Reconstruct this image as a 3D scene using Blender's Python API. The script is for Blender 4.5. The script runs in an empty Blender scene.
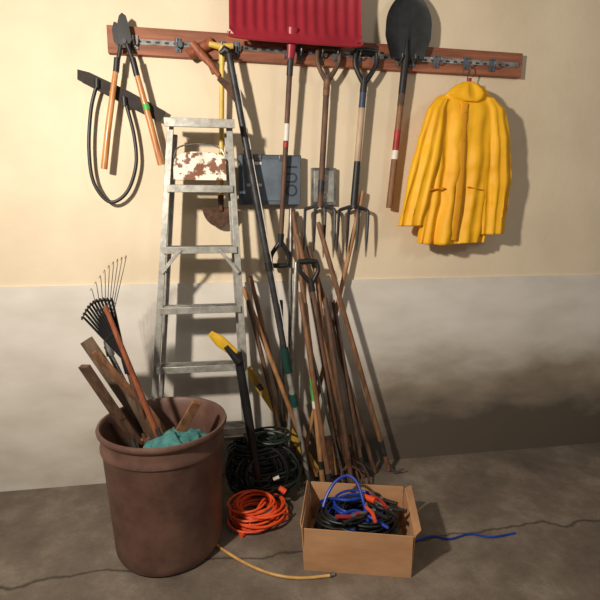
import bpy, bmesh, math, random
from mathutils import Vector, Matrix, noise
random.seed(7)
V=Vector
# ------------------------------------------------------------------ camera
CAM=V((0,-2.65,1.5)); F_PX=480.0
th=math.radians(10); ps=math.radians(9)
FW=V((math.sin(ps)*math.cos(th),math.cos(ps)*math.cos(th),-math.sin(th)))
RT=V((math.cos(ps),-math.sin(ps),0)); UP=RT.cross(FW)
cd=bpy.data.cameras.new('camera'); cam=bpy.data.objects.new('camera',cd)
bpy.context.scene.collection.objects.link(cam)
cd.sensor_width=36; cd.lens=F_PX/600*36
M=Matrix.Identity(4)
for i in range(3):
    M[i][0]=RT[i];M[i][1]=UP[i];M[i][2]=-FW[i];M[i][3]=CAM[i]
cam.matrix_world=M
bpy.context.scene.camera=cam
def ray(u,v): return FW+RT*((u-300)/F_PX)+UP*((300-v)/F_PX)
def at(u,v,y):
    d=ray(u,v); return CAM+d*((y-CAM.y)/d.y)
def fl(u,v,z=0.0):
    d=ray(u,v); return CAM+d*((z-CAM.z)/d.z)
def pv(p):
    d=p-CAM; k=d.dot(FW); return 300-F_PX*d.dot(UP)/k
def on_line(a,b,v):
    lo,hi=0.0,1.0
    s=1 if pv(b)>pv(a) else -1
    for _ in range(40):
        m=(lo+hi)/2
        if (pv(a.lerp(b,m))-v)*s<0: lo=m
        else: hi=m
    return a.lerp(b,(lo+hi)/2)
# ------------------------------------------------------------------ materials
def lin(c):
    r=[]
    for x in c:
        x/=255.; r.append(x/12.92 if x<=.04045 else ((x+.055)/1.055)**2.4)
    return (*r,1)
MATS={}
def mat(name,c1,c2=None,rough=.5,metal=0,scale=12,stretch=(1,1,1),bump=0.0,bscale=60,lo=.35,hi=.65,coat=0):
    if name in MATS: return MATS[name]
    m=bpy.data.materials.new(name); m.use_nodes=True
    nt=m.node_tree; bs=nt.nodes['Principled BSDF']
    bs.inputs['Roughness'].default_value=rough; bs.inputs['Metallic'].default_value=metal
    if coat: bs.inputs['Coat Weight'].default_value=coat
    tc=nt.nodes.new('ShaderNodeTexCoord'); mp=nt.nodes.new('ShaderNodeMapping')
    mp.inputs['Scale'].default_value=stretch
    nt.links.new(tc.outputs['Object'],mp.inputs['Vector'])
    if c2 is None: c2=tuple(x*.8 for x in c1)
    n=nt.nodes.new('ShaderNodeTexNoise'); n.inputs['Scale'].default_value=scale; n.inputs['Detail'].default_value=6
    n.inputs['Roughness'].default_value=.6
    nt.links.new(mp.outputs[0],n.inputs['Vector'])
    r=nt.nodes.new('ShaderNodeValToRGB'); r.color_ramp.elements[0].position=lo; r.color_ramp.elements[1].position=hi
    r.color_ramp.elements[0].color=lin(c2); r.color_ramp.elements[1].color=lin(c1)
    nt.links.new(n.outputs['Fac'],r.inputs[0]); nt.links.new(r.outputs[0],bs.inputs['Base Color'])
    if bump:
        n2=nt.nodes.new('ShaderNodeTexNoise'); n2.inputs['Scale'].default_value=bscale; n2.inputs['Detail'].default_value=4
        nt.links.new(mp.outputs[0],n2.inputs['Vector'])
        b=nt.nodes.new('ShaderNodeBump'); b.inputs['Strength'].default_value=bump; b.inputs['Distance'].default_value=.01
        nt.links.new(n2.outputs['Fac'],b.inputs['Height']); nt.links.new(b.outputs[0],bs.inputs['Normal'])
    MATS[name]=m; return m
alu=mat('aluminium',(186,184,176),(146,144,138),.42,.5,25,bump=.05)
steel=mat('steel',(150,148,145),(95,92,90),.4,.7,20)
dsteel=mat('dark_steel',(70,70,72),(42,42,44),.5,.4,20)
rust=mat('rusty_steel',(108,72,50),(58,40,30),.75,.2,30,bump=.2)
black=mat('black_plastic',(32,32,34),(20,20,22),.45)
blackm=mat('black_enamel',(38,40,42),(22,23,25),.5,.1,20)
sawm=mat('sooty_steel',(52,44,40),(34,30,28),.8,0,20)
woodL=mat('ash_wood',(180,134,90),(136,92,58),.55,0,14,(3,3,.6),.1)
woodM=mat('worn_wood',(142,100,68),(94,64,44),.6,0,14,(3,3,.6),.15)
woodD=mat('dark_wood',(108,78,58),(64,46,36),.65,0,14,(3,3,.6),.15)
woodO=mat('lacquered_wood',(204,142,82),(166,104,54),.35,0,14,(3,3,.6),coat=.3)
woodG=mat('weathered_board',(120,98,78),(72,58,46),.8,0,10,(2,2,.4),.3)
redst=mat('red_stained_wood',(156,88,54),(110,56,36),.55,0,14,(3,3,.6),.1)
boardm=mat('rail_board_wood',(160,100,70),(116,66,46),.6,0,6,(.5,4,6),.2)
red=mat('red_plastic',(152,36,50),(134,28,42),.38,0,4,bump=.03)
redl=mat('red_label',(170,40,38),(130,26,28),.5)
white=mat('white_label',(232,228,220),(205,200,190),.5)
greenl=mat('green_label',(90,190,80),(60,150,60),.5)
greeng=mat('green_grip',(18,68,60),(12,46,42),.5)
yel=mat('yellow_plastic',(222,180,42),(190,146,28),.5,0,14)
yeld=mat('dull_yellow_paint',(196,158,56),(158,122,44),.6,0,14)
yelh=mat('yellow_fibreglass',(222,192,100),(192,160,74),.45)
blue=mat('blue_cable',(24,64,170),(14,42,120),.4)
orange=mat('orange_cable',(238,94,44),(214,70,28),.45)
gcord=mat('dark_green_cable',(20,40,34),(10,20,18),.5)
bcord=mat('black_cable',(24,23,24),(12,12,13),.5)
ycord=mat('yellow_cable',(214,170,100),(176,132,72),.5)
brownp=mat('brown_plastic',(110,80,68),(82,57,48),.55,0,7,bump=.12,bscale=25)
teal=mat('teal_cloth',(70,128,124),(44,92,92),.9,0,20,bump=.4)
card=mat('cardboard',(192,148,108),(174,128,90),.85,0,4,(1,1,3),.06)
cardi=mat('cardboard_inside',(186,142,102),(160,118,82),.9,0,5)
paint=mat('paint_spatter',(226,220,206),(122,78,54),.7,0,22,lo=.475,hi=.52)
bgrey=mat('blue_grey_metal',(92,104,116),(76,86,98),.5,.2,6)
dblue=mat('dark_blue_print',(34,44,62),(28,36,52),.6)
rainm=mat('yellow_pvc',(244,184,14),(234,168,8),.58,0,4,bump=.06,bscale=10)
rainm2=mat('yellow_pvc_seam',(228,160,10),(216,146,8),.6)
# ------------------------------------------------------------------ builder
def smooth(pts,k=5):
    out=[]; n=len(pts)
    if n<3: return [V(p) for p in pts]
    for i in range(n-1):
        p0=pts[max(i-1,0)];p1=pts[i];p2=pts[i+1];p3=pts[min(i+2,n-1)]
        for j in range(k):
            t=j/k
            out.append(.5*((2*p1)+(p2-p0)*t+(2*p0-5*p1+4*p2-p3)*t*t+(3*p1-p0-3*p2+p3)*t**3))
    out.append(V(pts[-1])); return out
class B:
    def __init__(s,name): s.name=name;s.v=[];s.f=[];s.m=[];s.mats=[]
    def add(s,vs,fs,m):
        if m not in s.mats: s.mats.append(m)
        mi=s.mats.index(m); o=len(s.v)
        s.v+= [V(x) for x in vs]
        for f in fs: s.f.append([i+o for i in f]); s.m.append(mi)
    def tube(s,pts,r,m,n=10,flat=1.0,side=None):
        pts=[V(p) for p in pts]; N=len(pts)
        rs=r if isinstance(r,(list,tuple)) else [r]*N
        if len(rs)!=N:
            R=[]
            for i in range(N):
                t=i/(N-1)*(len(rs)-1); k=min(int(t),len(rs)-2); R.append(rs[k]+(rs[k+1]-rs[k])*(t-k))
            rs=R
        T=[]
        for i in range(N):
            a=pts[max(i-1,0)];b=pts[min(i+1,N-1)]; d=(b-a)
            T.append(d.normalized() if d.length>1e-9 else V((0,0,1)))
        x=V(side) if side is not None else (V((1,0,0)) if abs(T[0].x)<.8 else V((0,1,0)))
        vs=[];fs=[]
        for i in range(N):
            x=(x-T[i]*x.dot(T[i]))
            x=x.normalized() if x.length>1e-6 else T[i].orthogonal().normalized()
            y=T[i].cross(x)
            for k in range(n):
                a=2*math.pi*k/n
                vs.append(pts[i]+x*math.cos(a)*rs[i]+y*math.sin(a)*rs[i]*flat)
        for i in range(N-1):
            for k in range(n):
                fs.append([i*n+k,i*n+(k+1)%n,(i+1)*n+(k+1)%n,(i+1)*n+k])
        fs.append(list(range(n))[::-1]); fs.append([(N-1)*n+k for k in range(n)])
        s.add(vs,fs,m)
    def beam(s,a,b,w,t,m,side=(1,0,0)):
        a=V(a);b=V(b);d=(b-a).normalized();x=V(side);x=(x-d*x.dot(d)).normalized();y=d.cross(x)
        vs=[];
        for p in (a,b):
            for (i,j) in ((-1,-1),(1,-1),(1,1),(-1,1)): vs.append(p+x*i*w/2+y*j*t/2)
        s.add(vs,[[0,1,2,3],[7,6,5,4],[0,4,5,1],[1,5,6,2],[2,6,7,3],[3,7,4,0]],m)
    def prism(s,pts,nrm,t,m):
        n=len(pts); nrm=V(nrm).normalized()
        vs=[V(p) for p in pts]+[V(p)+nrm*t for p in pts]
        fs=[list(range(n)),list(range(n,2*n))[::-1]]
        for i in range(n): fs.append([i,(i+1)%n,n+(i+1)%n,n+i])
        s.add(vs,fs,m)
    def lathe(s,prof,c,m,n=64,fn=None):
        vs=[];fs=[];c=V(c)
        for (r,z) in prof:
            for k in range(n):
                a=2*math.pi*k/n
                rr=r+(fn(a,z) if fn else 0)
                vs.append(c+V((rr*math.cos(a),rr*math.sin(a),z)))
        for i in range(len(prof)-1):
            for k in range(n): fs.append([i*n+k,i*n+(k+1)%n,(i+1)*n+(k+1)%n,(i+1)*n+k])
        s.add(vs,fs,m)
    def grid(s,fn,nu,nv,t,m,nrm=(0,1,0)):
        nrm=V(nrm);vs=[];fs=[]
        for l in (0,1):
            for j in range(nv+1):
                for i in range(nu+1): vs.append(fn(i/nu,j/nv)+nrm*t*l)
        W=nu+1;L=W*(nv+1)
        for l in (0,1):
            for j in range(nv):
                for i in range(nu):
                    q=[l*L+j*W+i,l*L+j*W+i+1,l*L+(j+1)*W+i+1,l*L+(j+1)*W+i]; fs.append(q if l==0 else q[::-1])
        bd=[i for i in range(nu)]+[j*W+nu for j in range(nv)]+[nv*W+i for i in range(nu,0,-1)]+[j*W for j in range(nv,0,-1)]
        for k in range(len(bd)):
            a=bd[k];b=bd[(k+1)%len(bd)]; fs.append([a,b,b+L,a+L])
        s.add(vs,fs,m)
    def rings(s,rings,m):
        n=len(rings[0]);vs=[p for r in rings for p in r];fs=[]
        for i in range(len(rings)-1):
            for k in range(n): fs.append([i*n+k,i*n+(k+1)%n,(i+1)*n+(k+1)%n,(i+1)*n+k])
        fs.append(list(range(n))[::-1]); fs.append([(len(rings)-1)*n+k for k in range(n)])
        s.add(vs,fs,m)
    def done(s,bevel=0):
        lo=V([min(p[i] for p in s.v) for i in range(3)]);hi=V([max(p[i] for p in s.v) for i in range(3)])
        c=(lo+hi)/2; c.z=lo.z
        me=bpy.data.meshes.new(s.name); me.from_pydata([p-c for p in s.v],[],s.f)
        for m in s.mats: me.materials.append(m)
        for i,p in enumerate(me.polygons): p.material_index=s.m[i]; p.use_smooth=True
        bm=bmesh.new(); bm.from_mesh(me); bmesh.ops.recalc_face_normals(bm,faces=bm.faces); bm.to_mesh(me); bm.free()
        me.set_sharp_from_angle(angle=math.radians(38))
        ob=bpy.data.objects.new(s.name,me); ob.location=c
        bpy.context.scene.collection.objects.link(ob)
        if bevel:
            b=ob.modifiers.new('bevel','BEVEL'); b.width=bevel; b.segments=2; b.limit_method='ANGLE'; b.angle_limit=math.radians(50)
        return ob
def empty(name):
    e=bpy.data.objects.new(name,None); bpy.context.scene.collection.objects.link(e); e.empty_display_size=.1; return e
X=V((1,0,0)); Z=V((0,0,1)); OUT=V((0,-1,0))
# ------------------------------------------------------------------ room
def nodes_wall():
    m=bpy.data.materials.new('painted_drywall'); m.use_nodes=True; nt=m.node_tree; bs=nt.nodes['Principled BSDF']
    bs.inputs['Roughness'].default_value=.75
    tc=nt.nodes.new('ShaderNodeTexCoord')
    n=nt.nodes.new('ShaderNodeTexNoise'); n.inputs['Scale'].default_value=2.2; n.inputs['Detail'].default_value=8
    nt.links.new(tc.outputs['Object'],n.inputs['Vector'])
    r=nt.nodes.new('ShaderNodeValToRGB'); r.color_ramp.elements[0].position=.3;r.color_ramp.elements[1].position=.62
    r.color_ramp.elements[0].color=lin((214,197,170)); r.color_ramp.elements[1].color=lin((227,211,184))
    nt.links.new(n.outputs['Fac'],r.inputs[0]); nt.links.new(r.outputs[0],bs.inputs['Base Color'])
    n2=nt.nodes.new('ShaderNodeTexNoise'); n2.inputs['Scale'].default_value=30
    nt.links.new(tc.outputs['Object'],n2.inputs['Vector'])
    b=nt.nodes.new('ShaderNodeBump'); b.inputs['Strength'].default_value=.12; b.inputs['Distance'].default_value=.01
    nt.links.new(n2.outputs['Fac'],b.inputs['Height']); nt.links.new(b.outputs[0],bs.inputs['Normal'])
    return m
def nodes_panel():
    m=bpy.data.materials.new('grimy_shaded_white_panel'); m.use_nodes=True; nt=m.node_tree; bs=nt.nodes['Principled BSDF']
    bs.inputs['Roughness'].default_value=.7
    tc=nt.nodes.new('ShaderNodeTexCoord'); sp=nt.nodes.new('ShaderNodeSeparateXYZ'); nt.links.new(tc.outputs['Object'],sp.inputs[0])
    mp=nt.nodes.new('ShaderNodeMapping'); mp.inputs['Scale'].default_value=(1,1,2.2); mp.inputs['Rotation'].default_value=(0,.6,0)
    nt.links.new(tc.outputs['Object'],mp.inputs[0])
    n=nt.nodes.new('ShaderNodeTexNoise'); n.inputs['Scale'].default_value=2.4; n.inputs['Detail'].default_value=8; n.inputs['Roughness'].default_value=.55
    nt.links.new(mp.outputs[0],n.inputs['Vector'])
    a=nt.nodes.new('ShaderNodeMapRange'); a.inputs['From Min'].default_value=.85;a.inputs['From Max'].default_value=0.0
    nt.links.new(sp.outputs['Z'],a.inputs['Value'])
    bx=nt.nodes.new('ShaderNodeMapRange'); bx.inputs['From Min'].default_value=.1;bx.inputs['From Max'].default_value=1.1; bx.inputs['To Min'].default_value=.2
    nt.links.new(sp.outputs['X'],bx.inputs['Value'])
    mu=nt.nodes.new('ShaderNodeMath'); mu.operation='MULTIPLY'; nt.links.new(a.outputs[0],mu.inputs[0]); nt.links.new(bx.outputs[0],mu.inputs[1])  # shade painted into the colour towards the lower right, on top of noise smudges
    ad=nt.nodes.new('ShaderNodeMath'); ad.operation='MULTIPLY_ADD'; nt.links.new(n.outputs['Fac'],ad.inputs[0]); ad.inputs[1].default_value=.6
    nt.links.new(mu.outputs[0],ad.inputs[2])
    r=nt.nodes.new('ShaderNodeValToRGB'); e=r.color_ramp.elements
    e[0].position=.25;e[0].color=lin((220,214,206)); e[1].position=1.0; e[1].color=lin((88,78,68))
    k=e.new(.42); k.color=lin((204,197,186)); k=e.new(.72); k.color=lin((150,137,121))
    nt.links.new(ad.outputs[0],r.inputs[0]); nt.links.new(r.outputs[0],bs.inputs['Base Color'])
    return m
def nodes_floor():
    m=bpy.data.materials.new('stained_concrete'); m.use_nodes=True; nt=m.node_tree; bs=nt.nodes['Principled BSDF']
    bs.inputs['Roughness'].default_value=.7
    tc=nt.nodes.new('ShaderNodeTexCoord')
    n=nt.nodes.new('ShaderNodeTexNoise'); n.inputs['Scale'].default_value=2.6; n.inputs['Detail'].default_value=14; n.inputs['Roughness'].default_value=.72
    nt.links.new(tc.outputs['Object'],n.inputs['Vector'])
    r=nt.nodes.new('ShaderNodeValToRGB'); e=r.color_ramp.elements
    e[0].position=.3;e[0].color=lin((82,72,64)); e[1].position=.7;e[1].color=lin((142,131,118))
    k=e.new(.5); k.color=lin((110,98,86))
    nt.links.new(n.outputs['Fac'],r.inputs[0])
    sp=nt.nodes.new('ShaderNodeSeparateXYZ'); nt.links.new(tc.outputs['Object'],sp.inputs[0])
    n3=nt.nodes.new('ShaderNodeTexNoise'); n3.inputs['Scale'].default_value=3; n3.inputs['Detail'].default_value=6
    nt.links.new(tc.outputs['Object'],n3.inputs['Vector'])
    a=nt.nodes.new('ShaderNodeMath'); a.operation='MULTIPLY_ADD'; nt.links.new(n3.outputs['Fac'],a.inputs[0]); a.inputs[1].default_value=.22
    nt.links.new(sp.outputs['Y'],a.inputs[2])
    s=nt.nodes.new('ShaderNodeMath'); s.operation='ADD'; nt.links.new(a.outputs[0],s.inputs[0]); s.inputs[1].default_value=.62
    ab=nt.nodes.new('ShaderNodeMath'); ab.operation='ABSOLUTE'; nt.links.new(s.outputs[0],ab.inputs[0])
    lt=nt.nodes.new('ShaderNodeMapRange'); lt.inputs['From Min'].default_value=.0; lt.inputs['From Max'].default_value=.012; lt.inputs['To Min'].default_value=.8; lt.inputs['To Max'].default_value=0
    nt.links.new(ab.outputs[0],lt.inputs['Value'])
    mx=nt.nodes.new('ShaderNodeMixRGB'); nt.links.new(lt.outputs[0],mx.inputs[0]); nt.links.new(r.outputs[0],mx.inputs[1]); mx.inputs[2].default_value=lin((34,28,24))
    nt.links.new(mx.outputs[0],bs.inputs['Base Color'])
    n4=nt.nodes.new('ShaderNodeTexNoise'); n4.inputs['Scale'].default_value=70; n4.inputs['Detail'].default_value=4
    nt.links.new(tc.outputs['Object'],n4.inputs['Vector'])
    b=nt.nodes.new('ShaderNodeBump'); b.inputs['Strength'].default_value=.25; b.inputs['Distance'].default_value=.01
    nt.links.new(n4.outputs['Fac'],b.inputs['Height']); nt.links.new(b.outputs[0],bs.inputs['Normal'])
    return m
def slab(name,lo,hi,m):
    lo=V(lo);hi=V(hi)
    me=bpy.data.meshes.new(name); vs=[(x,y,z) for x in (lo.x,hi.x) for y in (lo.y,hi.y) for z in (lo.z,hi.z)]
    me.from_pydata(vs,[],[(0,1,3,2),(4,6,7,5),(0,4,5,1),(2,3,7,6),(0,2,6,4),(1,5,7,3)]); me.materials.append(m)
    o=bpy.data.objects.new(name,me); bpy.context.scene.collection.objects.link(o); return o
slab('wall_back',(-3,0.012,0),(4,.13,3.2),nodes_wall())
PT=at(300,281,0).z
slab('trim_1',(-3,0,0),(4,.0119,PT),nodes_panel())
slab('floor',(-3,-4,-.1),(4,.13,0),nodes_floor())
# ------------------------------------------------------------------ rail board
b=B('wall_mounted_tool_rail')
def rp(u,yy=-.0,dv=0):
    return at(u,40+(u-108)/404*26+dv,yy)
a0=rp(108,-.0065);a1=rp(520,-.0065)
RD=(a1-a0).normalized(); RN=V((0,-1,0)); RU=RD.cross(RN)
RU=RU if RU.z>0 else -RU
b.beam(a0,a1,.125,.037,boardm,side=RU)
b.beam(a0+RN*.02+RD*.12-RU*.005,a1+RN*.02-RD*.02,.026,.006,steel,side=RU)
L=(a1-a0).length
for i in range(46):
    p=a0+RD*(.15+i*(L-.2)/46)+RN*.0235-RU*.005
    b.beam(p,p+RN*.001,.009,.02,black,side=RU)
for u in (135,178,222,236,287,300,321,336,358,376,399,412,436,466,492):
    p=rp(u,-.03)+RU*.0
    b.beam(p+RU*.03,p-RU*.035,.03,.005,steel if u%2 else bgrey,side=RD)
    b.tube([p-RU*.01,p-RU*.02+RN*.03,p-RU*.005+RN*.05,p+RU*.012+RN*.05],.004,steel,8)
    for s in (.022,-.028): b.tube([p+RU*s,p+RU*s+RN*.005],.005,dsteel,8)
b.done(.002)
# ------------------------------------------------------------------ helper parts
def dgrip(b,base,d,side,w,l,m,r=.009):
    d=d.normalized();side=side.normalized()
    p=base
    for s in (-1,1):
        b.tube(smooth([p-d*.01,p+d*l*.25+side*s*w*.28,p+d*l*.6+side*s*w*.5,p+d*l+side*s*w*.48],5),[r*1.1,r,r*.9],m,10,side=side)
    b.tube(smooth([p+d*l-side*w*.52,p+d*l*1.03,p+d*l+side*w*.52],4),[r,r*1.25,r],m,12)
    b.tube([p-d*.05,p+d*.02],[r*1.5,r*1.3],m,12)
def fork(b,S,d,side,n,W,L,m,r=.0045,bow=.03):
    for i in range(n):
        k=(i/(n-1)-.5)*W
        pts=[S-d*.012, S+d*L*.01+side*k*.6, S+d*L*.06+side*k*.95+OUT*.004, S+d*L*.18+side*k+OUT*.012, S+d*L*.6+side*k*1.0+OUT*bow*.8, S+d*L+side*k*1.0+OUT*bow]
        b.tube(smooth(pts,5),[r*1.3,r*1.2,r*1.2,r*1.1,r,r*.3],m,8,flat=.8,side=side)
    b.tube([S-d*.14,S-d*.05,S],[.018,.016,.012],m,12)
# ------------------------------------------------------------------ snow shovel
b=B('snow_shovel')
Y0=-.13
bl=at(229,38,Y0);br=at(360,48,Y0);ex=(br-bl);wd=ex.length;ex.normalize();eu=V((-ex.z,0,ex.x)); eu=eu if eu.z>0 else -eu
hh=.40
def blade(i,j):
    x=(i-.5)*2; rib=.0045*math.sin(i*math.pi*2*13)*(1 if .1<j<.93 else 0)
    cr=.02*max(0,abs(x)-.9)/.1
    top=j*hh
    edge= (cr*1.6 if j<.06 else 0)
    dy=.085*(1-x*x*.35)*math.sin(math.pi*min(1,j*.9+.1)*.8)
    p=bl+ex*(wd*(i))+eu*(top+edge)
    p=p+V((0,dy-.05-rib,0))
    return p
b.grid(blade,104,24,.004,red)
b.tube(smooth([bl+eu*.02+V((0,-.035,0)),bl+ex*.03+V((0,-.028,0)),bl+ex*wd*.5+V((0,-.018,0)),br-ex*.03+V((0,-.028,0)),br+eu*.02+V((0,-.035,0))],6),.008,red,8)
h0=at(292,30,-.105);h1=at(280.5,243,-.07);dd=(h1-h0).normalized()
b.tube([h0+V((0,-.03,0)),h0.lerp(h1,.14)],[.03,.017],red,14,flat=.6)
b.tube([h0.lerp(h1,.05),h1],.0135,woodD,14)
b.tube([h0.lerp(h1,.12),h0.lerp(h1,.2)],.016,dsteel,14)
b.tube([h0.lerp(h1,.42),h0.lerp(h1,.5)],.0142,white,14)
b.tube([h0.lerp(h1,.505),h0.lerp(h1,.53)],.0142,redl,14)
dgrip(b,h1,dd,X,.095,.12,black,.012)
b.done()
# ------------------------------------------------------------------ digging forks
b=B('digging_fork')
t=at(327,80,-.06);s=at(320,207,-.05);d=(s-t).normalized()
b.tube([t,s],[.0155,.017,.0165],woodD,14)
b.tube([t.lerp(s,.0),t.lerp(s,.12)],.0175,woodM,14)
dgrip(b,t,-d,X,.115,.15,woodD,.012)
fork(b,s,d,X,4,.165,.24,dsteel,.008)
b.done()
b=B('garden_fork')
t=at(364,82,-.06);s=at(353.5,208,-.05);d=(s-t).normalized()
b.tube([t,s],[.0155,.017,.0165],dsteel,14)
b.tube([t.lerp(s,.08),t.lerp(s,.2)],.0178,mat('navy_band',(50,62,90),(40,50,74)),14)
b.tube([t.lerp(s,.2),t.lerp(s,.74)],.0176,mat('pale_wood',(190,166,140),(156,132,106),.6,0,14,(3,3,.6)),14)
b.tube([t.lerp(s,.62),t.lerp(s,.97)],[.0182,.02],blackm,14)
dgrip(b,t,-d,X,.115,.15,black,.013)
fork(b,s,d,X,4,.165,.235,blackm,.008)
b.done()
# ------------------------------------------------------------------ round point shovel
b=B('round_point_shovel')
tip=at(410,-9,-.05);sh=at(405.5,60,-.05);ax=(tip-sh);BL=ax.length;ax.normalize();sd=V((ax.z,0,-ax.x)).normalized()
def sb(i,j):
    x=(i-.5)*2
    w=.124*(min(1,.72+j*.9) if j<.35 else 1)*(1 if j<.5 else max(0.02,math.cos((j-.5)/.5*math.pi/2)**.62))
    return sh+ax*(BL*j)+sd*(w*x)+V((0,.03*(1-x*x)*(1-j*.4)-.02-.012*math.exp(-(x*6)**2)*(1-j) ,0))
b.grid(sb,28,30,.003,blackm)
for q in (-1,1): b.tube([sh+sd*q*.035+OUT*.02,sh+sd*q*.085+OUT*.02],.006,blackm,8)
e=at(389,208,-.04)
b.tube([sh+ax*.10+OUT*.008,sh,sh.lerp(e,.22)],[.006,.02,.019],blackm,14)
b.tube([sh.lerp(e,.2),e],[.0165,.0175],woodM,14)
b.tube([sh.lerp(e,.2),sh.lerp(e,.3)],.0178,woodD,14)
b.tube([sh.lerp(e,.46),sh.lerp(e,.6)],.0178,redl,14)
b.tube([sh.lerp(e,.6),sh.lerp(e,.66)],.0179,white,14)
b.done()
# ------------------------------------------------------------------ lopper
b=B('lopping_shears')
pvt=at(124,42,-.065)
def A(u,v,y=-.065): return at(u,v,y)
def disc(b,p,r,m,t=.012): b.tube([p+V((0,t/2,0)),p-V((0,t/2,0))],r,m,16)
b.prism([A(119,16),A(122,13),A(126,16),A(129,26),A(132,40),A(128,48),A(121,48),A(118,38),A(117,26)],OUT,.006,black)
b.prism([A(114,22,-.058),A(112,30,-.058),A(114,42,-.058),A(121,50,-.058),A(127,46,-.058),A(121,40,-.058),A(118,32,-.058),A(117,23,-.058)],OUT,.007,blackm)
disc(b,pvt,.013,dsteel,.03)
l0=A(121,45);l1=A(115,75);l2=A(104,169); b.tube(smooth([l0,l1],3),[.011,.009],blackm,10)
b.tube([A(117,60),A(115,76),A(108,130),l2],[.012,.0135,.0155,.0165],woodO,14,flat=.85)
r0=A(127,44,-.075);r1=A(137,72,-.075);r2=A(161,165,-.06)
b.tube([r0,r1],[.011,.009],blackm,10); b.tube([A(133,62,-.075),A(137,75,-.075),A(150,122,-.066),r2],[.012,.0135,.0155,.0165],woodO,14,flat=.85)
b.tube([A(145.5,104,-.0695),A(147,110,-.068)],.0165,greenl,14)
b.tube([A(117.2,58),A(116,72)],.0148,black,14); b.tube([A(132.5,58,-.075),A(137,76,-.075)],.0148,black,14)
b.done()
# ------------------------------------------------------------------ bow saw
b=B('bow_saw')
b.prism([A(78,70,-.025),A(78,80,-.025),A(120,102,-.025),A(160,122,-.025),A(166,112,-.025),A(130,92,-.025),A(90,73,-.025)],OUT,.012,sawm)
b.tube(smooth([A(97,84,-.045),A(91,110,-.04),A(89,150,-.04),A(94,183,-.04),A(110,202,-.04),A(127,192,-.04),A(136,165,-.04),A(134,135,-.04),A(126,104,-.045)],8),.009,black,10)
b.tube([A(97,88,-.045),A(97,79,-.045)],.013,black,10)
b.tube([A(125,106,-.045),A(124,97,-.045)],.013,black,10)
b.tube([A(110,92,-.0),A(110,92,-.05)],.006,steel,10)
b.done()
# ------------------------------------------------------------------ edger
b=B('half_moon_edger')
t=at(222,52,-.06);s=at(221,205,-.05)
b.tube([t,s],.0125,yelh,12)
b.tube([A(209,44,-.065),A(222,47,-.065),A(233,46,-.065)],[.013,.017,.013],yelh,12)
b.tube([A(222,46,-.065),t.lerp(s,.08)],[.018,.014],yelh,12)
pts=[]
cc=A(220,207,-.045); R=.092
for i in range(17):
    a=math.pi+math.pi*i/16; pts.append(cc+V((math.cos(a)*R,0,math.sin(a)*R*1.15)))
b.prism(pts,OUT,.004,rust)
b.tube([s+Z*.05,s-Z*.03],[.016,.013],rust,12)
b.done()
# ------------------------------------------------------------------ sickle, mallet
b=B('hand_sickle')
b.tube([A(192,43,-.075),A(200,53,-.075),A(212,66,-.075),A(219,76,-.075)],[.018,.021,.015,.012],redst,14,flat=.8)
bpq=[(219,75),(230,84),(239,100),(244,118),(246,134),(241,118),(235,103),(226,90),(217,80)]
b.prism([A(u,v,-.08) for u,v in bpq],OUT,.004,rust)
b.done()
b=B('wooden_mallet')
b.tube([A(188,55,-.04),A(213,42,-.04)],[.026,.03,.026],redst,14)
b.tube([A(203,50,-.04),A(214,74,-.04)],.011,woodM,12)
b.done(.003)
# ------------------------------------------------------------------ case, outlet
def bx(b,lo,hi,m):
    lo=V(lo);hi=V(hi);c=(lo+hi)/2
    b.beam(V((lo.x,c.y,c.z)),V((hi.x,c.y,c.z)),abs(hi.y-lo.y),abs(hi.z-lo.z),m,side=(0,1,0))
b=B('metal_storage_case')
p0=at(238,156,-.0);p1=at(299,205,-.0)
bx(b,(p0.x,-.055,p1.z),(p1.x,.0115,p0.z),bgrey)
bx(b,(p0.x+.02,-.06,p1.z+.02),(p1.x-.09,-.054,p0.z-.02),mat('case_inset',(106,118,130),(88,98,110),.5,.2))
for k in range(2): bx(b,(p0.x+.04,-.064,p0.z-.05-k*.11),(p0.x+.12,-.059,p0.z-.035-k*.11),white)
bx(b,(p0.x-.004,-.05,p0.z-.012),(p1.x+.004,-.05+.03,p0.z+.004),dsteel)
for k in (.3,.7): bx(b,(p0.x+k*.33-.02,-.064,p0.z-.03),(p0.x+k*.33+.02,-.054,p0.z+.004),steel)
co=b.done(.004)
tx=bpy.data.curves.new('lettering','FONT'); tx.body='OUT'; tx.size=.085; tx.extrude=.0008
to=bpy.data.objects.new('lettering',tx); bpy.context.scene.collection.objects.link(to)
to.rotation_euler=(math.radians(90),math.radians(-90),0); to.location=(p1.x-.02,-.0565,p1.z+.04); tx.materials.append(dblue)
to.parent=co; to.matrix_parent_inverse=Matrix.Translation(-co.location)
b=B('electrical_outlet')
p0=at(311,168,-.0);p1=at(335,205,-.0)
bx(b,(p0.x,-.02,p1.z),(p1.x,.0115,p0.z),steel)
bx(b,(p0.x+.012,-.025,p1.z+.015),(p1.x-.012,-.019,p0.z-.015),alu)
cx=(p0.x+p1.x)/2; cz=(p0.z+p1.z)/2
for k in (-.045,.045):
    b.tube([V((cx,-.024,cz+k)),V((cx,-.028,cz+k))],.02,white,18)
    for q in (-.007,.007): bx(b,(cx+q-.0015,-.0295,cz+k-.006),(cx+q+.0015,-.027,cz+k+.006),black)
b.done(.002)
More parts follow.
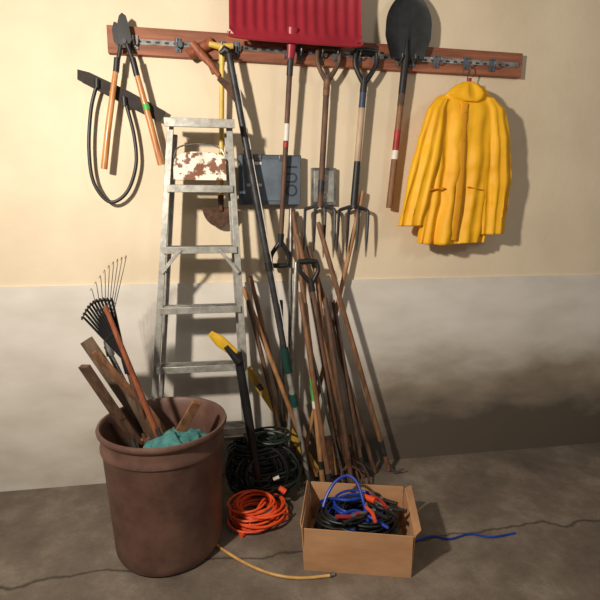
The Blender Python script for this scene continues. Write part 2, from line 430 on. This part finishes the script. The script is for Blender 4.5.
# ------------------------------------------------------------------ step ladder
b=B('aluminium_step_ladder')
tl=at(171,126,-.17);tr=at(229,126,-.17)
blp=fl(149,508);brp=fl(253,500)
ff=(blp+brp)/2
blp.y=brp.y=ff.y
for (T,Bt,s) in ((tl,blp,1),(tr,brp,-1)):
    b.beam(T,Bt,.026,.012,alu,side=X)
    b.beam(T-X*s*.011,Bt-X*s*.011,.006,.065,alu,side=X)
    b.beam(T+V((0,-.03,0)),Bt+V((0,-.03,0)),.03,.005,alu,side=X)
    b.beam(Bt,Bt+V((0,0,.045)),.045,.085,black,side=X)
    rt=T+X*s*.012+V((0,.07,-.03)); rb=V((Bt.x+s*.02,Bt.y+.14,.0))
    b.beam(rt,rb,.022,.03,alu,side=X)
    b.beam(T.lerp(Bt,.36),rt.lerp(rb,.36),.02,.004,steel,side=X)
ctr=(tl+tr)/2
b.beam(V((tl.x-.025,ctr.y-.01,ctr.z+.012)),V((tr.x+.025,ctr.y-.01,ctr.z+.012)),.12,.022,alu,side=(0,1,0))
b.beam(V((tl.x-.025,ctr.y-.072,ctr.z+.002)),V((tr.x+.025,ctr.y-.072,ctr.z+.002)),.006,.04,alu,side=(0,1,0))
for v in (186,247,307,366,430):
    a=on_line(tl,blp,v);c=on_line(tr,brp,v); c.z=a.z
    b.beam(a,c,.085,.006,alu,side=(0,1,0))
    b.beam(a+V((0,-.042,-.014)),c+V((0,-.042,-.014)),.005,.034,alu,side=(0,1,0))
    b.beam(a+V((0,.04,-.01)),c+V((0,.04,-.01)),.004,.024,alu,side=(0,1,0))
    for k in (-.03,-.015,0,.015): b.beam(a+V((.02,k,.004)),c+V((-.02,k,.004)),.004,.003,steel,side=(0,1,0))
a=on_line(tl,blp,249);c=on_line(tr,brp,249);a2=on_line(tl,blp,272);c2=on_line(tr,brp,272)
o=V((0,-.047,0))
b.beam(a+X*.085+o,a2+o,.018,.004,alu,side=X); b.beam(c-X*.085+o,c2+o,.018,.004,alu,side=X)
b.beam(V((blp.x+.03,blp.y+.12,.3)),V((brp.x-.03,blp.y+.12,.3)),.02,.01,alu,side=Z)
b.done(.0015)
b=B('paint_tray_shelf')
a=on_line(tl,blp,182);c=on_line(tr,brp,182);a.z=c.z;up=V((0,.02,.135))
a+=X*.03+V((0,-.02,.006));c-=X*.03-V((0,-.02,.006))
b.grid(lambda i,j: a.lerp(c,i)+up*j+V((0,.006*math.sin(i*12)*j,(-.03*(1-math.sin(math.pi*min(1,max(0,i))))**2 if j>.9 else 0))),20,8,.02,paint)
b.tube(smooth([a+up*.75+OUT*.006,a+up*1.15+X*.03,(a+c)/2+up*1.28,c+up*1.15-X*.03,c+up*.75+OUT*.006],6),.004,steel,8)
b.done(.003)
# ------------------------------------------------------------------ raincoat
rc=empty('yellow_raincoat'); rc.location=at(466,70,-.04)
def place(o):
    o.parent=rc; o.matrix_parent_inverse=Matrix.Translation(-rc.location)
YC=-.105
def ringu(v,uL,uR,dep,yc,ph=0,amp=.0,n=72,pw=.8,k=9):
    pl=at(uL,v,yc);pr=at(uR,v,yc);c=(pl+pr)/2;w=(pr-pl).length/2
    out=[]
    for i in range(n):
        a=2*math.pi*i/n
        cx=math.copysign(abs(math.cos(a))**pw,math.cos(a));sy=math.copysign(abs(math.sin(a))**pw,math.sin(a))
        f=1+amp*math.sin(k*a+ph)
        out.append(V((c.x+cx*w,c.y+sy*dep*f+amp*.05*math.sin(cx*9+ph),c.z)))
    return out
def interp_rows(rows,n):
    out=[]
    for i in range(len(rows)-1):
        for j in range(n):
            t=j/n; out.append([rows[i][k]*(1-t)+rows[i+1][k]*t for k in range(len(rows[i]))])
    out.append(rows[-1]); return out
b=B('coat_shell')
rows=[(91,456,478,.025,0),(95,446,487,.035,.0),(99,437,494,.04,.05),(107,431,500,.046,.1),(130,431,497,.048,.25),(170,429,493,.048,.4),(205,424,489,.05,.5),(243,416,484,.052,.6)]
b.rings([ringu(r[0],r[1],r[2],r[3],YC,.6,r[4]*.5,96,.8,13) for r in interp_rows(rows,4)],rainm)
ls=[(99,437,450,.03,.1),(110,428,446,.035,.2),(140,418,443,.036,.4),(175,409,437,.036,.5),(200,403,431,.036,.5),(226,397,425,.036,.4)]
b.rings([ringu(r[0],r[1],r[2],r[3],YC-.02,.4,r[4]*.35,36,.9,4) for r in interp_rows(ls,4)],rainm)
rs=[(99,482,494,.03,.1),(110,484,504,.035,.2),(140,484,509,.036,.4),(175,483,510,.036,.5),(205,482,508,.036,.5),(234,480,503,.036,.4)]
b.rings([ringu(r[0],r[1],r[2],r[3],YC-.02,1,r[4]*.35,36,.9,4) for r in interp_rows(rs,4)],rainm)
hd=[(81,463,473,.015,0),(84,457,479,.03,.1),(90,450,486,.045,.2),(95,446,489,.052,.2),(100,450,486,.048,.1),(103,457,478,.045,0)]
b.rings([ringu(r[0],r[1],r[2],r[3],YC-.02,0,r[4]*.6,36,1,5) for r in interp_rows(hd,3)],rainm)
co=b.done()
rm=co.modifiers.new('remesh','REMESH'); rm.mode='VOXEL'; rm.voxel_size=.0045; rm.use_smooth_shade=True
sm=co.modifiers.new('smooth','SMOOTH'); sm.iterations=3; sm.factor=.6
for nm,sz,st in (('cloth_folds',.16,.024),('cloth_wrinkles',.06,.007)):
    tx=bpy.data.textures.new(nm,'CLOUDS'); tx.noise_scale=sz; tx.noise_depth=0
    dm=co.modifiers.new(nm,'DISPLACE'); dm.texture=tx; dm.strength=st; dm.mid_level=.5; dm.texture_coords='GLOBAL'
place(co)
b=B('placket_and_pockets')
pts=[]
for (v,u) in ((103,465),(130,463),(170,461),(205,458),(240,453)):
    pts.append(at(u,v,YC-.052-.006*(v/240)))
b.tube(smooth(pts,5),.02,rainm2,12,flat=.22,side=X)
for v,u in ((112,465),(140,463),(168,461),(196,459),(222,456)):
    p=at(u,v,YC-.06); b.tube([p,p+OUT*.004],.005,rainm2,12)
b.tube([at(468,187,YC-.053),at(482,190,YC-.048)],.010,rainm2,10,flat=.4)
b.tube([at(429,190,YC-.053),at(444,188,YC-.055)],.010,rainm2,10,flat=.4)
place(b.done())
b=B('coat_hanger')
hk=at(467,72,-.07)
b.tube(smooth([hk+V((-.022,0,.0)),hk+V((-.012,0,.03)),hk+V((.014,0,.03)),hk+V((.018,0,.0)),hk+V((.0,-.01,-.03)),hk+V((0,-.03,-.07))],6),.003,steel,8)
b.tube([hk+V((0,-.03,-.06)),hk+V((.11,-.03,-.12))],.009,woodM,10); b.tube([hk+V((0,-.03,-.06)),hk+V((-.11,-.03,-.12))],.009,woodM,10)
b.tube([hk+V((0,-.03,-.04)),hk+V((0,-.03,-.085))],.012,redl,10)
place(b.done())
# ------------------------------------------------------------------ leaning tools
def lean(name,u1,v1,y1,u2,v2,r,m,head=None,extra=None):
    b=B(name); t=at(u1,v1,y1); g=fl(u2,v2,r*.9)
    if g.y>-.03: g.y=-.03
    d=(g-t).normalized()
    b.tube([t,t.lerp(g,.01),t.lerp(g,.5),g],[r*.7,r,r*1.05,r],m,12)
    if extra: extra(b,t,g,d)
    if head: head(b,t,g,d)
    return b.done()
def ext_pruner(b,t,g,d):
    b.tube([t,t.lerp(g,.66)],.0165,dsteel,14)
    for f in (.20,.45): b.tube([t.lerp(g,f),t.lerp(g,f+.02)],.02,black,14)
    b.tube([t.lerp(g,.655),t.lerp(g,.715)],.023,greeng,14)
    b.tube([t.lerp(g,.77),t.lerp(g,.80)],.021,greeng,14)
    b.tube([t-d*.01,t+V((-.02,0,.02)),t+V((-.045,0,.0))],[.018,.02,.008],blackm,10)
    b.tube([t.lerp(g,.04)+X*.02,t.lerp(g,.64)+X*.022],.0025,white,6)
lean('pole_pruner',229,54,-.10,309,482,.0135,alu,None,ext_pruner)
def hoe(b,t,g,d):
    s=X
    b.tube([g-d*.14,g-d*.03],[.017,.013],dsteel,12)
    b.prism([g+s*-.08,g+s*.08,g+s*.075-d*.06+OUT*.06,g+s*-.075-d*.06+OUT*.06],OUT,.004,dsteel)
def cult(b,t,g,d):
    b.tube([g-d*.2,g-d*.1],[.017,.014],rust,12)
    for k in (-1,0,1):
        b.tube(smooth([g-d*.11,g-d*.08+X*k*.05+OUT*.01,g-d*.03+X*k*.06+OUT*.06,g+X*k*.06+OUT*.08+Z*.002],5),[.007,.006,.003],rust,8)
def hook(b,t,g,d):
    b.tube([g-d*.2,g-d*.08],[.017,.013],dsteel,12)
    b.tube(smooth([g-d*.09,g-d*.03+X*.01,g+X*.03+OUT*.03,g+X*.07+OUT*.05+Z*.03],6),[.010,.009,.004],dsteel,8)
def spadeh(b,t,g,d):
    b.tube([g-d*.38,g-d*.2],[.018,.014],rust,12)
    def f(i,j):
        x=(i-.5)*2; return g-d*(.27*(1-j))+X*x*.085*(1-.35*max(0,j-.6)/.4*abs(x))+V((0,.015*(1-x*x)-.02,0))
    b.grid(f,14,12,.004,rust)
def cut_tool(b,t,g,d):
    b.tube([g-d*.12,g-d*.0],[.016,.010],dsteel,12)
    b.prism([g+X*-.05,g+X*.06,g+X*.02-d*.08,g-X*.02-d*.08],OUT,.006,dsteel)
def bowrake(b,t,g,d):
    b.tube([g-d*.15,g-d*.02],[.016,.011],dsteel,12)
    b.tube([g-X*.12+Z*.03,g+X*.12+Z*.03],.007,dsteel,8)
    for i in range(9):
        p=g+X*(-.12+.03*i)+Z*.03; b.tube([p,p+OUT*.03-Z*.03],[.005,.002],dsteel,6)
def lab(m1,a,bb,m2=None):
    def f(b,t,g,d):
        b.tube([t.lerp(g,a),t.lerp(g,bb)],.0165,m1,12)
        if m2: b.tube([t.lerp(g,bb),t.lerp(g,bb+.04)],.0166,m2,12)
    return f
def dtop(b,t,g,d):
    dgrip(b,t,-d,X,.1,.11,black,.012)
lean('long_wooden_handle',243,287,-.12,316,476,.013,woodL)
lean('long_wooden_handle',250,276,-.08,300,474,.0125,woodM,cut_tool)
lean('long_wooden_handle',248,300,-.16,292,480,.012,woodD)
lean('hoe',293,212,-.05,327,480,.0135,woodM,hoe)
lean('drain_spade',311,282,-.14,344,478,.015,woodD,spadeh,dtop)
lean('cultivator',297,234,-.11,357,478,.014,woodM,cult)
lean('weeding_hook',318,222,-.12,389,470,.0135,woodM,hook)
lean('long_wooden_handle',363,191,-.03,300,474,.0125,woodL)
lean('bow_rake',305,303,-.18,323,486,.014,woodL,bowrake,lab(greenl,.40,.52,white))
lean('metal_pole',291,208,-.04,289,474,.011,steel)
lean('metal_pole',296,262,-.08,287,478,.010,alu)
lean('cultivator',325,298,-.15,352,484,.014,woodD,cult)
lean('long_wooden_handle',300,292,-.22,331,494,.013,woodM,cut_tool)
lean('metal_pole',281,300,-.1,283,478,.011,dsteel)
lean('long_wooden_handle',308,246,-.06,375,472,.0125,woodD)
lean('long_wooden_handle',316,268,-.10,338,480,.0125,woodL)
lean('garden_hoe',333,300,-.08,364,476,.012,woodD,cut_tool)
lean('metal_pole',306,330,-.12,345,484,.009,steel)
b=B('snow_brush')
t=at(238,356,-.38);g=fl(262,500,.02);d=(g-t).normalized()
b.tube([t-d*.02,t.lerp(g,.3),g],[.02,.023,.019],black,14,flat=.7)
hd=at(210,333,-.38)
b.tube([hd,hd.lerp(t,.35),hd.lerp(t,.8),t+d*.03],[.015,.029,.024,.02],yel,14,flat=.45,side=(0,0,1))
b.tube([hd.lerp(t,.55)+OUT*.012,t+d*.03+OUT*.012],[.012,.02],black,12)
b.done(.002)
b=B('spirit_level')
p=at(247,368,-.06);q=fl(318,472,.03)
b.beam(p,q,.045,.022,yeld,side=X)
for k in (.15,.5,.85): b.beam(p.lerp(q,k)+OUT*.004,p.lerp(q,k+.05)+OUT*.004,.03,.024,black,side=X)
b.done(.003)
# ------------------------------------------------------------------ trash can
C=fl(170,543)
bin_=B('brown_trash_can')
def wob(a,z): return .0025*math.sin(3*a+z*9)
prof=[(.0,.004),(.2,.004),(.226,.012),(.234,.03),(.237,.05),(.258,.50),(.260,.505),(.266,.51),(.267,.525),(.262,.535),(.264,.575),(.27,.58),(.277,.59),(.279,.6),(.275,.61),(.266,.61),(.257,.60),(.253,.56),(.247,.5),(.228,.05),(.215,.025),(.0,.02)]
bin_.lathe(prof,C,brownp,80,wob)
bin_.done()
def binpt(u,v,y,dx,dy,zb=.2):
    t=at(u,v,y); r=C+V((dx,dy,.62)); d=(r-t).normalized()
    k=(zb-r.z)/d.z; bt=r+d*k
    o=bt-C; o.z=0
    if o.length>.19:
        kk=.19/o.length; bt=V((C.x+o.x*kk,C.y+o.y*kk,bt.z))
    return t,r,bt
b=B('weathered_plank')
t,r,e=binpt(86,340,-.42,-.15,.12); b.beam(t,r,.08,.02,woodG,side=V((.8,-.6,0))); b.beam(r,e,.078,.019,woodG,side=V((.8,-.6,0))); b.done()
b=B('wooden_plank')
t,r,e=binpt(94,352,-.5,-.085,.10); b.beam(t,r,.04,.022,woodM,side=V((.8,-.6,0))); b.beam(r,e,.039,.021,woodM,side=V((.8,-.6,0))); b.done()
b=B('weathered_plank')
t,r,e=binpt(84,366,-.62,-.19,.02); b.beam(t,r,.06,.02,woodD,side=V((.8,-.6,0))); b.beam(r,e,.055,.019,woodD,side=V((.8,-.6,0))); b.done()
b=B('wooden_stake')
t,r,e=binpt(105,306,-.55,-.055,.0); b.tube([t,r],[.0105,.0135],redst,12); b.tube([r,e],.0135,redst,12); b.done()
def leafrake(name,u0,v0,y,tips,dx,dy,m,hm,r=.004,n=13):
    b=B(name); t,rr,e=binpt(u0,v0,y,dx,dy)
    b.tube([t,rr],.012,hm,12); b.tube([rr,e],.012,hm,12)
    L_,R_=at(tips[0],tips[1],y-.02),at(tips[2],tips[3],y-.02)
    up=((L_+R_)/2-t)
    b.tube([t+(rr-t).normalized()*.05,t+up*.08],[.02,.014],m,10)
    for i in range(n):
        k=i/(n-1); tip=L_.lerp(R_,k)+up.normalized()*(.03*math.sin(math.pi*k))
        mid=t+(tip-t)*.6
        b.tube(smooth([t,mid,tip,tip+OUT*.03],6),[r,r*.9,r*.6],m,6)
    b.tube([t.lerp(L_,.5),(t+up*.53),t.lerp(R_,.5)],r*1.3,m,6)
    b.done()
leafrake('leaf_rake',126,362,-.5,(84,318,112,300),-.11,.09,black,woodD,.006,11)
leafrake('leaf_rake',106,346,-.36,(92,290,126,258),-.14,.15,steel,steel,.002,9)
b=B('can_debris')
b.lathe([(.0,.43),(.08,.44),(.16,.42),(.235,.38),(.235,.36),(0,.36)],C,mat('dark_debris',(64,50,42),(30,24,20),.9,0,18,bump=.6),40)
for i in range(22):
    a=random.uniform(0,6.28);r=random.uniform(.02,.13);p=C+V((math.cos(a)*r,math.sin(a)*r,.43));q=p+V((random.uniform(-.08,.08),random.uniform(-.08,.08),random.uniform(.04,.15)))
    b.tube([p,q],random.uniform(.006,.014),random.choice([woodD,woodM,black,dsteel,rust]),8)
b.done()
b=B('teal_rag')
cc=C+V((.06,-.08,.475))
def rag(i,j):
    x=(i-.5)*.27;y=(j-.5)*.17
    n1=noise.noise(V((x*14,y*14,2)));n2=noise.noise(V((x*30,y*30,7)))
    return cc+V((x+.02*n2,y+.02*n1,.10-(x*x*2.5+y*y*5)+.035*n1+.02*n2))
b.grid(rag,48,36,.004,teal,(0,0,-1)); b.done()
b=B('wooden_offcut')
t,r,e=binpt(197,402,-.62,.06,.05); b.beam(t,e,.04,.02,woodM,side=X); b.done(.002)
# ------------------------------------------------------------------ cable coils
def coil(b,c,rx,ry,turns,rad,m,h,jit,tilt=0,seed=1,per=16):
    rnd=random.Random(seed); pts=[]
    ox=oy=0;sx=sy=1;tz=0;nx=[0]*5
    for k in range(turns*per):
        if k%per==0: nx=[rnd.uniform(-1,1) for _ in range(5)]
        w=.15
        ox+=(nx[0]*jit-ox)*w;oy+=(nx[1]*jit-oy)*w;sx+=(1+nx[2]*jit*3-sx)*w;sy+=(1+nx[3]*jit*3-sy)*w;tz+=(nx[4]-tz)*w
        a=2*math.pi*k/per
        x=ox+rx*sx*math.cos(a);y=oy+ry*sy*math.sin(a)
        z=rad+h*(k/(turns*per))+.35*h*(1+tz*math.sin(a+nx[4]*3))*.5+tilt*(y+ry)
        pts.append(c+V((x,y,max(rad,z))))
    b.tube(smooth(pts,3),rad,m,7)
    return pts
b=B('orange_extension_cord')
c=fl(258,519); coil(b,c,.115,.11,9,.0055,orange,.06,.035,0,3)
coil(b,c+V((-.03,.03,.03)),.09,.08,6,.0055,orange,.06,.04,0.15,5)
q=[c+V((.05,.08,.04)),c+V((.03,.0,.105)),c+V((-.02,-.06,.07)),c+V((-.06,-.1,.012))]
b.tube(smooth(q,6),.0055,orange,8)
b.tube([q[-1],q[-1]+V((-.03,-.025,-.002))],[.012,.015],orange,10)
b.done()
b=B('green_extension_cord')
c=fl(262,496)
for k in range(12):
    coil(b,c+V((random.uniform(-.03,.03),random.uniform(-.03,.03),.01+.026*k)),.155-.005*k,.085-.003*k,4,.006,gcord if k%3 else bcord,.05,.06,.2,20+k)
for k in range(12):
    cx=c+V((random.uniform(-.07,.05),random.uniform(-.04,.02),.18)); pts=[]
    ph=random.uniform(-.8,.8); R=random.uniform(.1,.15)
    for j in range(15):
        a=2*math.pi*j/12+k; pts.append(cx+V((math.cos(a)*R,math.cos(a)*ph*.08-.04,math.sin(a)*R)))
    b.tube(smooth(pts,4),.006,bcord if k%2 else gcord,7)
p=c+V((.08,-.13,.12)); b.tube([p,p+V((.03,-.01,-.02))],[.013,.016],orange,10)
p=c+V((.05,-.13,.17)); b.tube([p,p+V((.03,-.0,.01))],.009,white,8)
b.done()
b=B('yellow_garden_hose')
pts=[fl(212,541,.008),fl(222,549,.008),fl(245,563,.008),fl(272,574,.008),fl(300,578,.008),fl(330,575.5,.008)]
b.tube(smooth(pts,8),.0065,ycord,10); b.tube([pts[-1],fl(334,574,.008)],[.009,.010],steel,10)
b.done()
b=B('blue_extension_cord')
pts=[fl(415,541,.005),fl(432,536,.005),fl(450,539,.005),fl(470,534,.005),fl(492,537,.005),fl(515,533,.005)]
b.tube(smooth(pts,8),.005,blue,8); b.tube([pts[0],fl(411,543,.006)],[.008,.011],black,10); b.done()
# ------------------------------------------------------------------ cardboard box
b=B('cardboard_box')
f0=fl(304,570);f1=fl(411,578); ex=(f1-f0);ex.normalize();ey=V((-ex.y,ex.x,0)); bd=.36;bh=.205
K0=f0+ey*bd;K1=f1+ey*bd
up=V((0,0,bh))
fl_out=.012
def wallp(a,c,n,m=card,du0=0,du1=0,t=.005):
    vs=[a,c,c+up+n*fl_out+V((0,0,du1)),a+up+n*fl_out+V((0,0,du0))]
    b.prism(vs,-n,t,m)
wallp(f0,f1,-ey,card,0.0,-.004); wallp(K0,K1,ey,card,-.01,-.01); wallp(f0,K0,-ex,card,0,-.01); wallp(f1,K1,ex,card,-.004,-.01)
b.prism([f0+Z*.001,f1+Z*.001,K1+Z*.001,K0+Z*.001],Z,.004,card)
def flap(a,c,n,l,ang):
    d=n*math.cos(ang)+Z*math.sin(ang)
    a=a+up+n*fl_out-Z*.01;c=c+up+n*fl_out-Z*.01; s=(c-a).normalized()*.012
    b.prism([a,c,c+d*l-s,a+d*l+s],Z if abs(d.z)<.8 else -n,.004,cardi)
flap(f1,K1,ex,.03,math.radians(40)); flap(f0,K0,-ex,.02,math.radians(70))
b.done()
bc=(f0+f1+K0+K1)/4
def bp(x,y,z): return bc+ex*x+ey*y+Z*z
b=B('tangled_cables')
for k in range(18):
    m=[bcord,bcord,gcord,bcord,bcord,blue][k%6]
    c0=bp(random.uniform(-.05,.05),random.uniform(-.02,.02),.015+.009*k)
    coil(b,c0,.16-.003*k,.12-.002*k,3,.0062,m,.03,.022,.04,60+k)
b.done()
b=B('blue_jumper_cable')
P=[bp(-.16,-.02,.17),bp(-.14,.02,.23),bp(-.1,.06,.28),bp(-.045,.08,.30),bp(.0,.05,.28),bp(.03,-.02,.22),bp(.045,-.1,.19)]
b.tube(smooth(P,8),.0075,blue,8)
P=[bp(-.17,.08,.16),bp(-.12,.03,.21),bp(-.05,.0,.225),bp(.02,.03,.22),bp(.06,.09,.18),bp(.0,.13,.17)]
b.tube(smooth(P,8),.0075,blue,8)
P=[bp(-.1,-.1,.19),bp(-.02,-.06,.215),bp(.06,-.08,.2),bp(.13,-.13,.19)]
b.tube(smooth(P,8),.0075,blue,8)
b.done()
def clamp(name,x,y,z,ang,m):
    b=B(name); d=ex*math.cos(ang)+ey*math.sin(ang);s=V((-d.y,d.x,0)); p=bp(x,y,z)
    for q in (-1,1):
        b.tube(smooth([p-d*.07+s*q*.03+Z*.01,p+s*q*.008,p+d*.04+s*q*.014,p+d*.075+s*q*.002],5),[.008,.009,.007,.004],m if q>0 else black,8)
    b.tube([p-Z*.012,p+Z*.012],.01,steel,10); b.tube([p+d*.04+s*.012,p+d*.075],[.009,.004],steel,8)
    b.done()
rr_=mat('red_rubber',(180,50,34),(140,34,24),.5)
clamp('battery_clamp',.11,.02,.225,2.2,rr_)
clamp('battery_clamp',.13,-.04,.22,2.5,black)
clamp('battery_clamp',.07,-.07,.22,2.0,orange)
clamp('battery_clamp',-.02,-.11,.215,.6,rr_)
b=B('screwdriver')
b.tube([bp(.03,.04,.225),bp(.08,.0,.23)],[.013,.015],orange,10); b.tube([bp(.08,.0,.23),bp(.15,-.05,.22)],.004,steel,8); b.done()
# ------------------------------------------------------------------ lights
def area(name,loc,tgt,size,e,col):
    l=bpy.data.lights.new(name,'AREA'); l.energy=e; l.size=size; l.color=col
    o=bpy.data.objects.new(name,l); o.location=loc; o.rotation_euler=(V(tgt)-V(loc)).to_track_quat('-Z','Y').to_euler()
    bpy.context.scene.collection.objects.link(o)
area('ceiling_lamp',(-1.25,-2.2,2.3),(.75,0,1.75),.14,90,(1,.9,.77))
area('garage_lamp',(2.4,-3.4,2.9),(.6,0,1.8),.6,14,(1,.92,.82))
w=bpy.data.worlds.new('world'); bpy.context.scene.world=w; w.use_nodes=True
w.node_tree.nodes['Background'].inputs[0].default_value=(1,.92,.82,1); w.node_tree.nodes['Background'].inputs[1].default_value=.17
bpy.context.scene.view_settings.view_transform='Standard'
